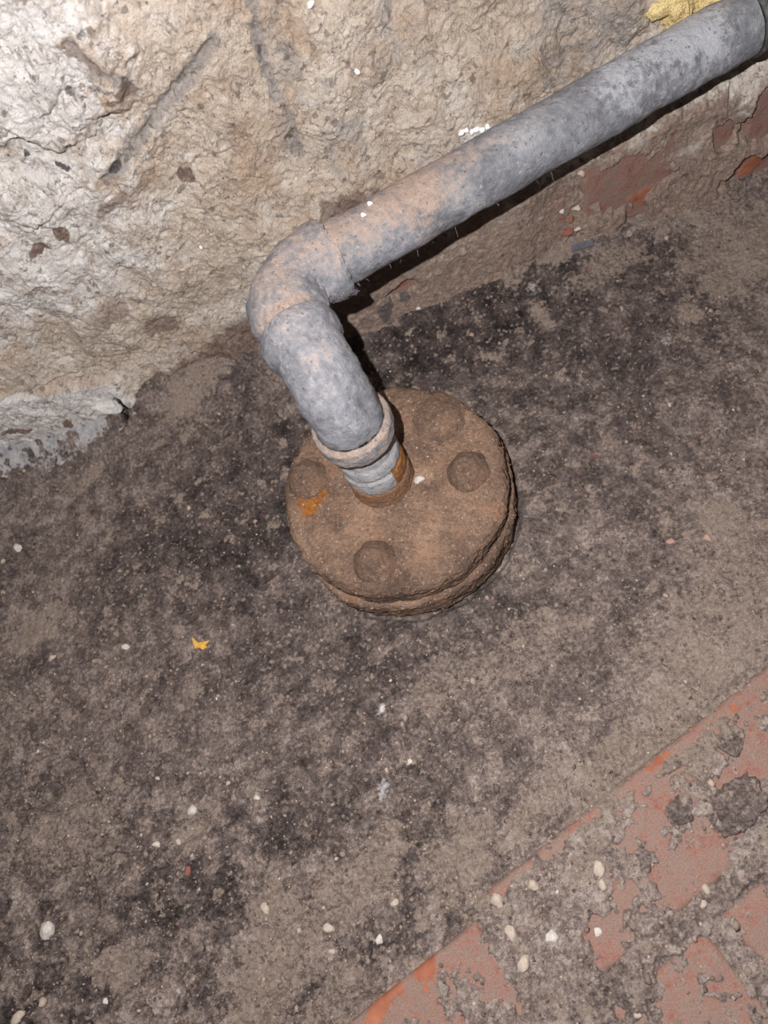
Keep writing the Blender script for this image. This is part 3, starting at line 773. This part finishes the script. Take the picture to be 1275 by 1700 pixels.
# --- lower elbow: up from the nipple, bending towards the wall
DIST = float((A0 - BASE) @ hdir)                # riser axis to pipe axis
AL = float((A0[:2] - BASE[:2]) @ (pdir[:2] / np.linalg.norm(pdir[:2])))
R1, R2 = 0.0335, 0.029
zax = PIPE_Z0 - (AL - R2) * pdir[2] * 0         # height of the horizontal run
z_bend = zax - R1
p1 = lerp_path([[BASE[0], BASE[1], Z_C + .001], [BASE[0], BASE[1], z_bend]], .0006)
p2 = bend(np.array([BASE[0], BASE[1], z_bend]), np.array([0, 0, 1.0]), hdir, R1, 80)
pe = p2[-1]
S1 = DIST - R1 - R2 - 0.006                     # straight part up to the rim
p3 = lerp_path([pe, pe + hdir * S1], .0006)
path = np.vstack([p1[:-1], p2, p3[1:]])
s = np.concatenate([[0], np.cumsum(np.linalg.norm(np.diff(path, axis=0), axis=1))]); S = s[-1]
rad = 0.0200 - .0008 * (1 - sm(.0, .03, s))
rad = rad + 0.0034 * np.exp(-((S - .0065 - s) / .0072) ** 4)           # bead at the outlet
rad = rad - 0.0050 * sm(S - .0035, S, s) ** 2
el1 = tube('elbow', path, rad, M_GALV, asm, 341, .0010, 60, 120, attr=lambda v: {'dust': np.full(len(v), -.02)}, label='lower galvanized elbow turning towards the wall')
# collar of the lower elbow, a thick dusty ring
zs = np.linspace(Z_C, Z_E, 40); q = (zs - zs[0]) / (zs[-1] - zs[0])
rr = 0.0236 - 0.0022 * np.abs(2 * q - 1) ** 4 - .0014 * sm(.8, 1, q)
tube('collar', ring_prof(zs), rr, M_GALV, el1, 342, .0005, 140, 140, attr=lambda v: {'dust': np.full(len(v), .30), 'rust': .24 + 0 * v[:, 0], 'white': .25 + 0 * v[:, 0]})

# --- upper elbow: from the lower elbow round to the long pipe
q0 = pe + hdir * (S1 - .001)
u1 = lerp_path([q0 - hdir * .002, q0 + hdir * 0.007], .0006)
u2 = bend(u1[-1], hdir, pdir, R2, 80)
u3 = lerp_path([u2[-1], u2[-1] + pdir * 0.0125], .0006)
path = np.vstack([u1[:-1], u2, u3[1:]])
s = np.concatenate([[0], np.cumsum(np.linalg.norm(np.diff(path, axis=0), axis=1))]); S = s[-1]
rad = 0.0186 + 0.0040 * sm(.004, .015, s) - 0.0010 * sm(.025, .04, s) + 0.0016 * sm(S - .016, S - .008, s) - .0010 * sm(S - .002, S, s)
def chip_edge(v):
    t = (v - u3[-1]) @ pdir
    q_ = v - u3[-1] - t[:, None] * pdir
    a_ = np.arctan2(q_[:, 2], q_ @ hdir)                       # angle round the mouth
    near = sm(-.006, 0, t)
    off = .0012 * perlin(a_ * 3, a_ * 0 + .5, 91) + .0008 * perlin(a_ * 11, a_ * 0 + 2.5, 92)
    off = off + .0035 * np.exp(-((a_ + 2.35) / .25) ** 2) - .0030 * np.exp(-((a_ + 1.8) / .18) ** 2)
    v = v + (near * off)[:, None] * pdir
    return v
el2 = tube('elbow', path, rad, M_GALV, asm, 351, .0014, 60, 120, post=chip_edge, attr=lambda v: {'dust': .10 + .22 * np.exp(-((np.linalg.norm(v - u1[2], axis=1) - .0195) / .004) ** 2)}, label='upper galvanized elbow joining the long pipe')

# --- long pipe
a0 = u2[-1] + pdir * 0.004
L = float(np.linalg.norm(A1 - a0)) + 0.05
path = lerp_path([a0, A1, A1 + pdir * .05], .0008)
s = np.linspace(0, L, len(path))
rad = 0.0184 + 0.0006 * np.exp(-((s - .014) / .006) ** 2) + 0 * s
def pipe_attr(v):
    t = (v - a0) @ pdir
    n = fbm3(v[:, 0] * 40, v[:, 1] * 40, v[:, 2] * 40, 3, 77)
    du = 0.08 * (1 - sm(.0, .12, t)) - .22 * sm(.09, .13, t) + .28 * np.exp(-((t - .062) / .012) ** 2)
    wh = .50 * sm(.15, .20, t) * (1 - sm(.25, .28, t)) + .2 * n
    up_ = (v[:, 2] - (a0[2] + t * pdir[2])) / .0184
    return {'dust': du + .10 * np.clip(up_, 0, 1), 'white': np.clip(wh + .22 * up_, 0, 1) * sm(.1, .2, t)}
tube('pipe', path, rad, M_GALV, asm, 361, .0008, 50, 120, attr=pipe_attr, label='long grey pipe running along the wall')
# far coupling where the pipe leaves the frame
c0 = A1 - pdir * 0.003
path = lerp_path([c0, c0 + pdir * 0.06], .0008); s = np.linspace(0, 1, len(path))
tube('coupling', path, 0.0200 - .0012 * (1 - sm(0, .06, s)) + 0 * s, M_GALVD, asm, 371, .0004, 60, 110)

# ------------------------------------------------------------------ stones and scraps
def rock_mesh(name, seed, sx=1, sy=1, sz=1, lump=.22, sub=3):
    import bmesh
    bm = bmesh.new(); bmesh.ops.create_icosphere(bm, subdivisions=sub, radius=1)
    v = np.array([p.co[:] for p in bm.verts]); f = np.array([[p.index for p in q.verts] for q in bm.faces]); bm.free()
    n = fbm3(v[:, 0] * 1.1 + seed, v[:, 1] * 1.1, v[:, 2] * 1.1, 3, seed)
    # a few flat broken faces
    rng = np.random.default_rng(seed)
    r = 1 + lump * n
    for _ in range(9):
        d = rng.normal(size=3); d /= np.linalg.norm(d)
        c = v @ d; r = np.where(c * r > .72, .72 / np.clip(c, .2, 1), r)
    v = v * r[:, None] * np.array([sx, sy, sz])
    return mesh_np(name, v, f, smooth=True)

def fz(x, y): return float(floor_height(np.array([x]), np.array([y]), False)[0])
rng = random.Random(5)
ROCKS = {}
def rock(mat, k):
    key = (mat.name, k)
    if key not in ROCKS:
        ROCKS[key] = rock_mesh('pebble', 400 + k, 1, (.8, .7, .9, .62)[k], (.7, .6, .75, .55)[k]); ROCKS[key].materials.append(mat)
    return ROCKS[key]
def pebble(px, py, r_px, mat, k, label, group=None, name='pebble', cat='pebble', rot=None, z=None):
    x, y, zz = [float(q_) for q_ in surface_at(px, py)[:3]]
    r = r_px * np.linalg.norm(CAM - np.array([x, y, zz])) / F_PX
    o = link(name, rock(mat, k), None, label=label, cat=cat, group=group)
    o.scale = (r, r, r); o.location = (x, y, zz + r * .10); o.rotation_euler = (0, 0, rng.uniform(0, 6.28) if rot is None else rot)
    return o
pebble(320, 1345, 10, M_WHITE, 0, 'small rounded white pebble alone on the dark dirt floor')
pebble(30, 910, 10, M_WHITE, 1, 'small white stone on dirt below the white plaster skirt', rot=2.2)
GP = ('pale pebble lying loose in the coarse dirt', 'pale pebbles in the coarse dirt')
for i, (px, py, r) in enumerate([(78, 1543, 14), (442, 1508, 10), (546, 1541, 9), (176, 1663, 7), (296, 1398, 6), (87, 1092, 7), (209, 1074, 7),
                                 (262, 1292, 5), (379, 1300, 5), (427, 1324, 6), (30, 1690, 10), (552, 1580, 7), (630, 1560, 8), (655, 1500, 8)]):
    pebble(px, py, r, M_CREAM if i % 3 else M_WHITE, i % 4, GP[0] if i else 'biggest of the pale pebbles lying loose in the coarse dirt', GP[1])
GB = ('pale stone stuck in the grit on the brick edging', 'stones on the brick edging')
for i, (px, py, r) in enumerate([(916, 1555, 12), (991, 1545, 14), (995, 1442, 13), (1000, 1470, 10), (885, 1470, 10), (850, 1550, 13), (870, 1600, 12),
                                 (1172, 1475, 9), (1187, 1437, 6), (1168, 1502, 7), (1190, 1332, 8), (1058, 1685, 7), (825, 1495, 13)]):
    pebble(px, py, r, M_WHITE if i in (0, 1) else M_CREAM, i % 4, GB[0], GB[1])
pebble(925, 1481, 3.5, M_WHITE, 0, 'tiny bright white bead on the brick edging', cat='bead', name='bead')
pebble(634, 1178, 8, M_WHITE, 3, 'white plaster flake on dirt in front of the flange', name='plaster_flake', cat='flake')
pebble(681, 1264, 8, M_WHITE, 1, 'small jagged white flake between flange and brick edging', name='plaster_flake', cat='flake')
pebble(956, 345, 9, M_CREAM, 0, 'cream pebble beside a red chip under the long pipe')
pebble(932, 350, 6, M_WHITE, 2, 'small white pebble beside cream pebble under the long pipe')
pebble(959, 380, 6, M_WHITE, 1, 'small white pebble below the red chips under the pipe')
pebble(964, 288, 9, M_CREAM, 3, 'elongated cream stone close under the long pipe', rot=1.9)
pebble(942, 386, 10, M_REDCHIP, 2, 'dark red brick chip on rubble under the long pipe', name='brick_chip', cat='chip')
pebble(948, 363, 8, M_REDCHIP, 1, 'red brick chip touching small pale pebbles under the pipe', name='brick_chip', cat='chip')
pebble(1044, 387, 8, M_GREYPEB, 1, 'grey stone at the wall foot below exposed red brick')
pebble(694, 512, 5, M_WHITE, 0, 'tiny white bead on black soot below the long pipe', name='bead', cat='bead')
pebble(1112, 672, 5, M_CREAM, 1, 'small cream crumb on the floor right of the flange', name='pebble')
pebble(1113, 900, 7, M_PINK, 2, 'small pinkish chip on the floor right of the flange', name='brick_chip', cat='chip')
pebble(1174, 893, 7, M_PINK, 0, 'pink crumb beside the pale mortar patch', name='brick_chip', cat='chip')
pebble(312, 1447, 9, M_REDCHIP, 3, 'narrow orange brick chip standing in coarse dirt', name='brick_chip', cat='chip', rot=1.4)
for px, py, k in ((436, 990, 1), (180, 765, 2)): pass

# the loose lump of mortar on the bricks, far right
def chunk(name, c, sx, sy, sz, rot, mat, label, cat, seed, tilt=(0, 0)):
    me = rock_mesh(name, seed, sx, sy, sz, .3, 5 if name == 'mortar_lump' else 4)
    if name == 'mortar_lump':
        n_ = len(me.vertices); v_ = np.empty(n_ * 3, np.float32); me.vertices.foreach_get('co', v_); v_ = v_.reshape(-1, 3)
        v_ = v_ * (1 + .16 * fbm3(v_[:, 0] * 150, v_[:, 1] * 150, v_[:, 2] * 150, 5, seed, .62))[:, None]
        me.vertices.foreach_set('co', v_.ravel())
        at = me.attributes.new('tone', 'FLOAT', 'POINT'); at.data.foreach_set('value', np.full(n_, .50, np.float32))
        me.update()
    o = link(name, me, mat, label=label, cat=cat)
    o.location = c; o.rotation_euler = (tilt[0], tilt[1], rot); return o
x, y = Fp(1222, 1338, .012)
chunk('mortar_lump', (x, y, fz(x, y) + .0035), .0185, .0135, .0060, .5, M_FLOOR, 'dark grey broken mortar lump sitting on the red bricks', 'mortar', 431, (0, -.15))
x, y = Fp(1130, 1345, .010)
chunk('mortar_lump', (x, y, fz(x, y) + .001), .010, .009, .0045, .9, M_FLOOR, 'small flat grey mortar lump beside pink brick patch', 'mortar', 432)
x, y = Fp(1215, 1235, .010)
chunk('mortar_lump', (x, y, fz(x, y) + .001), .008, .007, .0035, .2, M_FLOOR, 'small round grey mortar lump near the brick edge', 'mortar', 433)

def slab(name, outline_px, z, thick, mat, label, cat, on='floor', lift=0.0005):
    """thin flake cut to an outline, lying on the floor"""
    pts = [Fp(px, py, z) for px, py in outline_px]
    n = len(pts); cx = sum(p[0] for p in pts) / n; cy = sum(p[1] for p in pts) / n
    if on == 'floor':
        qx = sum(p[0] for p in outline_px) / n; qy = sum(p[1] for p in outline_px) / n
        z = float(surface_at(qx, qy)[2]); pts = [Fp(px, py, z) for px, py in outline_px]
        cx = sum(p[0] for p in pts) / n; cy = sum(p[1] for p in pts) / n
    zz = z + lift if on == 'floor' else on
    v = [(p[0] - cx, p[1] - cy, 0) for p in pts] + [(p[0] * .96 + cx * .04 - cx, p[1] * .96 + cy * .04 - cy, thick + .0004 * math.sin(3.1 * i)) for i, p in enumerate(pts)]
    f = [tuple(range(n))[::-1], tuple(range(n, 2 * n))] + [(i, (i + 1) % n, n + (i + 1) % n, n + i) for i in range(n)]
    area = sum(pts[i][0] * pts[(i + 1) % n][1] - pts[(i + 1) % n][0] * pts[i][1] for i in range(n))
    if area < 0: f = [tuple(reversed(q)) for q in f]
    me = bpy.data.meshes.new(name); me.from_pydata(v, [], f); me.update()
    o = link(name, me, mat, label=label, cat=cat); o.location = (cx, cy, zz); return o
slab('leaf_scrap', [(320, 1058), (331, 1068), (350, 1064), (343, 1072), (346, 1076), (338, 1080), (333, 1076), (326, 1078), (322, 1069)], .002, .0008, M_YELLOW,
     'bright yellow scrap lying on the dirt floor', 'scrap', lift=.0012)
slab('slate_sliver', [(948, 412), (962, 405), (985, 402), (986, 410), (968, 414), (950, 422)], .02, .0015, M_SLATE, 'bluish grey slate sliver at the wall foot under the pipe', 'stone', lift=.001)
# the squared white chip beside its hole, foot of the wall on the left
sp_ = surface_at(180, 676); c = (sp_[0], sp_[2]); dd = sp_[1] - YW
chunk('plaster_chip', (c[0], YW + dd - .001, c[1]), .0115, .006, .0085, .0, M_PLAS, 'squared loose chip of white plaster beside a black hole', 'plaster', 441, (0, .6))

# on the flange, the pipe and the wall
x, y = Fp(697, 796, ZF + .002)
o = link('plaster_flake', rock(M_WHITE, 1), None, label='cream plaster flake lying on the caked flange', cat='flake'); o.scale = (.0042,) * 3; o.location = (x, y, ZF + .0024)
def on_pipe(px, py, r, label):
    """bead resting on the long pipe's upper side"""
    v = RW @ np.array([px - CX, py - CY, F_PX]); v /= np.linalg.norm(v)
    w = CAM - a0; A_ = v - pdir * (v @ pdir); B_ = w - pdir * (w @ pdir)
    A, B, Cc = A_ @ A_, 2 * A_ @ B_, B_ @ B_ - .0190 ** 2
    t = (-B - math.sqrt(max(B * B - 4 * A * Cc, 0))) / (2 * A)
    o = link('bead', rock(M_CHALK, 0), None, label=label[0], cat='bead', group=label[1]); o.scale = (r,) * 3; o.location = CAM + v * t
for px, py in ((614, 338), (603, 357)): on_pipe(px, py, .0018, ('tiny white bead stuck on top of the long pipe', 'beads on the pipe'))
def on_wall(px, py, r, mat, k, label, group=None, name='plaster_crumb', cat='crumb'):
    c = surface_at(px, py)
    o = link(name, rock(mat, k), None, label=label, cat=cat, group=group); o.scale = (r,) * 3; o.location = (c[0], c[1] - r * .45, c[2]); o.rotation_euler = (rng.uniform(0, 6), rng.uniform(0, 6), 0)
for i, (px, py) in enumerate([(765, 219), (773, 214), (782, 218), (790, 213), (799, 214), (808, 209), (812, 214)]):
    on_wall(px, py, (.0024, .0028, .0022, .003, .0026, .0024, .002)[i], M_CHALK, i % 4, 'white plaster crumb in a row above the long pipe', 'white crumbs above the pipe')
on_wall(593, 117, .0021, M_CHALK, 0, 'single white bead stuck on the beige plaster')
on_wall(515, 4, .0026, M_CHALK, 1, 'bright white fleck on the upper plaster wall')
on_wall(333, 410, .0016, M_CHALK, 0, 'tiny white bead on plaster beside the upper elbow')
# bead hanging under the elbow's chipped edge
v = RW @ np.array([587 - CX, 482 - CY, F_PX]); v /= np.linalg.norm(v)
o = link('bead', rock(M_CHALK, 0), None, label='white bead caught below the end of the upper elbow', cat='bead'); o.scale = (.0024,) * 3
o.location = CAM + v * (np.linalg.norm(u3[-1] - CAM) - .002)

# ------------------------------------------------------------------ yellow foam squeezed between wall and pipe
def foam():
    import bmesh
    bm = bmesh.new(); bmesh.ops.create_icosphere(bm, subdivisions=5, radius=1)
    base = np.array([p.co[:] for p in bm.verts]); f = np.array([[p.index for p in q.verts] for q in bm.faces]); bm.free()
    def lobe(px, py, rx, ry, rz, seed, yy):
        c = hit(px, py, 1, yy)
        n = fbm3(base[:, 0] * 1.6 + seed, base[:, 1] * 1.6, base[:, 2] * 1.6, 4, seed)
        n2 = fbm3(base[:, 0] * 6, base[:, 1] * 6, base[:, 2] * 6 + seed, 3, seed + 2)
        vv = base * (1 + .30 * n + .08 * n2)[:, None] * np.array([rx, ry, rz])
        return vv + c
    return f, lobe
ff, lobe = foam()
fo = link('insulation_foam', None, label='ragged yellow foam wedged between the plaster wall and the pipe', cat='foam')
for i, (px, py, rx, ry, rz, yy) in enumerate([(1122, 2, .0085, .010, .020, YW - .004), (1190, -10, .017, .012, .022, YW - .006), (1150, -40, .030, .012, .016, YW - .002)]):
    link('foam_lobe', mesh_np('foam_lobe', lobe(px, py, rx, ry, rz, 500 + 7 * i, yy), ff), M_FOAM, fo)

# ------------------------------------------------------------------ loose grit: thousands of crumbs, one object
def grit(n, name, seed, label):
    g = np.random.default_rng(seed)
    phi = (1 + 5 ** .5) / 2
    iv = np.array([(-1, phi, 0), (1, phi, 0), (-1, -phi, 0), (1, -phi, 0), (0, -1, phi), (0, 1, phi), (0, -1, -phi), (0, 1, -phi), (phi, 0, -1), (phi, 0, 1), (-phi, 0, -1), (-phi, 0, 1)]) / 1.9
    fi = np.array([(0, 11, 5), (0, 5, 1), (0, 1, 7), (0, 7, 10), (0, 10, 11), (1, 5, 9), (5, 11, 4), (11, 10, 2), (10, 7, 6), (7, 1, 8), (3, 9, 4), (3, 4, 2), (3, 2, 6), (3, 6, 8), (3, 8, 9), (4, 9, 5), (2, 4, 11), (6, 2, 10), (8, 6, 7), (9, 8, 1)])
    x = g.uniform(-.36, .36, n * 3); y = g.uniform(-.36, .165, n * 3)
    tb = (x - P0[0]) * NV[0] + (y - P0[1]) * NV[1]
    dens = .25 + .75 * np.clip(-y * 2.2 - x * .5 + .25, 0, 1) + .5 * (tb > .004) + .5 * fbm(x * 25, y * 25, 3, seed)
    keep = (g.random(n * 3) < dens) & (np.hypot(x, y) > .082)
    x, y = x[keep][:n], y[keep][:n]; n = len(x)
    r = np.clip(np.exp(g.normal(math.log(.00062), .45, n)), .0003, .0024)
    z = floor_height(x, y, False) + r * .25
    v = iv[None] * (1 + .35 * g.normal(size=(n, 12, 1))).clip(.5, 1.5) * (r[:, None, None] * g.uniform(.65, 1.25, (n, 1, 3)))
    v = v + np.stack([x, y, z], -1)[:, None, :]
    f = fi[None] + (np.arange(n) * 12)[:, None, None]
    pal = np.array([srgb(*c) for c in ((118, 103, 95), (138, 122, 112), (160, 142, 128), (96, 84, 78), (182, 164, 148), (206, 194, 182), (140, 106, 93), (70, 62, 60))])
    k = g.choice(len(pal), n, p=[.30, .27, .15, .16, .05, .012, .028, .03])
    tint = np.repeat(pal[k], 12, 0)
    return link(name, mesh_np(name, v.reshape(-1, 3), f.reshape(-1, 3), {'tint': tint}, smooth=True), M_CRUMB, label=label, cat='grit', kind='stuff')
grit(15000, 'loose_grit', 600, 'fine brown and pale grit scattered over the dirt floor')

def sand_on(part, n, seed, rmin, rmax, name, zmin, pal, label):
    """grains resting on the upward faces of a part, joined into one child of it"""
    g = np.random.default_rng(seed); me = part.data
    N = len(me.vertices); co = np.empty(N * 3, np.float32); me.vertices.foreach_get('co', co); co = co.reshape(-1, 3)
    no = np.empty(N * 3, np.float32); me.vertices.foreach_get('normal', no); no = no.reshape(-1, 3)
    cl = fbm3(co[:, 0] * 70, co[:, 1] * 70, co[:, 2] * 70, 3, seed)
    w = np.clip(no[:, 2] - zmin, 0, 1) * np.clip(.5 + 1.2 * cl, .05, 2); w = w * np.hypot(co[:, 0], co[:, 1]) if name == 'dirt_crumbs' else w
    i = g.choice(N, n, p=w / w.sum())
    r = np.clip(np.exp(g.normal(math.log(rmin * 1.6), .4, n)), rmin, rmax)
    oc = np.array([(1, 0, 0), (-1, 0, 0), (0, 1, 0), (0, -1, 0), (0, 0, 1), (0, 0, -1)], float)
    of = np.array([(0, 2, 4), (2, 1, 4), (1, 3, 4), (3, 0, 4), (2, 0, 5), (1, 2, 5), (3, 1, 5), (0, 3, 5)])
    a = g.uniform(0, 6.28, n); ro = np.stack([np.cos(a), -np.sin(a), 0 * a, np.sin(a), np.cos(a), 0 * a, 0 * a, 0 * a, 0 * a + 1], -1).reshape(n, 3, 3)
    v = np.einsum('nij,kj->nki', ro, oc) * r[:, None, None] * g.uniform(.6, 1.3, (n, 6, 1)) + (co[i] + no[i] * r[:, None] * .2)[:, None, :]
    f = of[None] + (np.arange(n) * 6)[:, None, None]
    pa = np.array([srgb(*c) for c in pal]); tint = np.repeat(pa[g.integers(0, len(pa), n)], 6, 0)
    link(name, mesh_np(name, v.reshape(-1, 3), f.reshape(-1, 3), {'tint': tint}), M_CRUMB, part, label=label, kind='stuff')
TAN = ((128, 104, 89), (150, 122, 103), (172, 142, 120), (112, 90, 78), (196, 170, 148), (140, 112, 94))
sand_on(fl_top, 2600, 701, .00025, .0011, 'dirt_crumbs', .2, TAN, 'tan crumbs of dirt caked on the flange')
sand_on(fl_bot, 900, 702, .0003, .0011, 'dirt_crumbs', -.9, TAN, 'crumbs of dirt on the lower plate')
PALEG = ((176, 160, 148), (150, 130, 116), (196, 186, 176), (120, 102, 90))
sand_on(el1, 420, 703, .00018, .0005, 'sand_grains', .1, PALEG, 'pale sand grains on the elbow')
sand_on(el2, 900, 704, .00020, .0008, 'sand_grains', .0, PALEG, 'sand and dirt settled on the elbow')

# fibres hanging under the pipe's lower edge
def fibres():
    g = np.random.default_rng(9); V = []; Fc = []
    side = np.cross(pdir, [0, 0, 1.0]); side /= np.linalg.norm(side)
    for i in range(26):
        t = g.uniform(.008, .15) if i > 10 else g.uniform(.0, .02)
        a = g.uniform(.5, 1.35)
        d = side * math.cos(a) - np.array([0, 0, 1]) * math.sin(a)
        p = a0 + pdir * t + d * .0185; ln = g.uniform(.0010, .0036); q = d * .5 + np.array([0, 0, -1]) + g.normal(size=3) * .35
        for j in range(5):
            k = j / 4; c = p + q * ln * k + np.array([g.normal() * .0003, g.normal() * .0003, 0]); w = .00014 * (1 - .6 * k)
            V += [c + np.array([w, 0, 0]), c + np.array([-w * .5, w, 0]), c + np.array([-w * .5, -w, 0])]
            if j:
                b = len(V) - 6
                Fc += [(b, b + 1, b + 4, b + 3), (b + 1, b + 2, b + 5, b + 4), (b + 2, b, b + 3, b + 5)]
    return mesh_np('lint_fibres', np.array(V), np.array(Fc))
link('lint_fibres', fibres(), M_FIBRE, label='short pale fibres and cobweb lint under the pipe edge', cat='lint', kind='stuff')
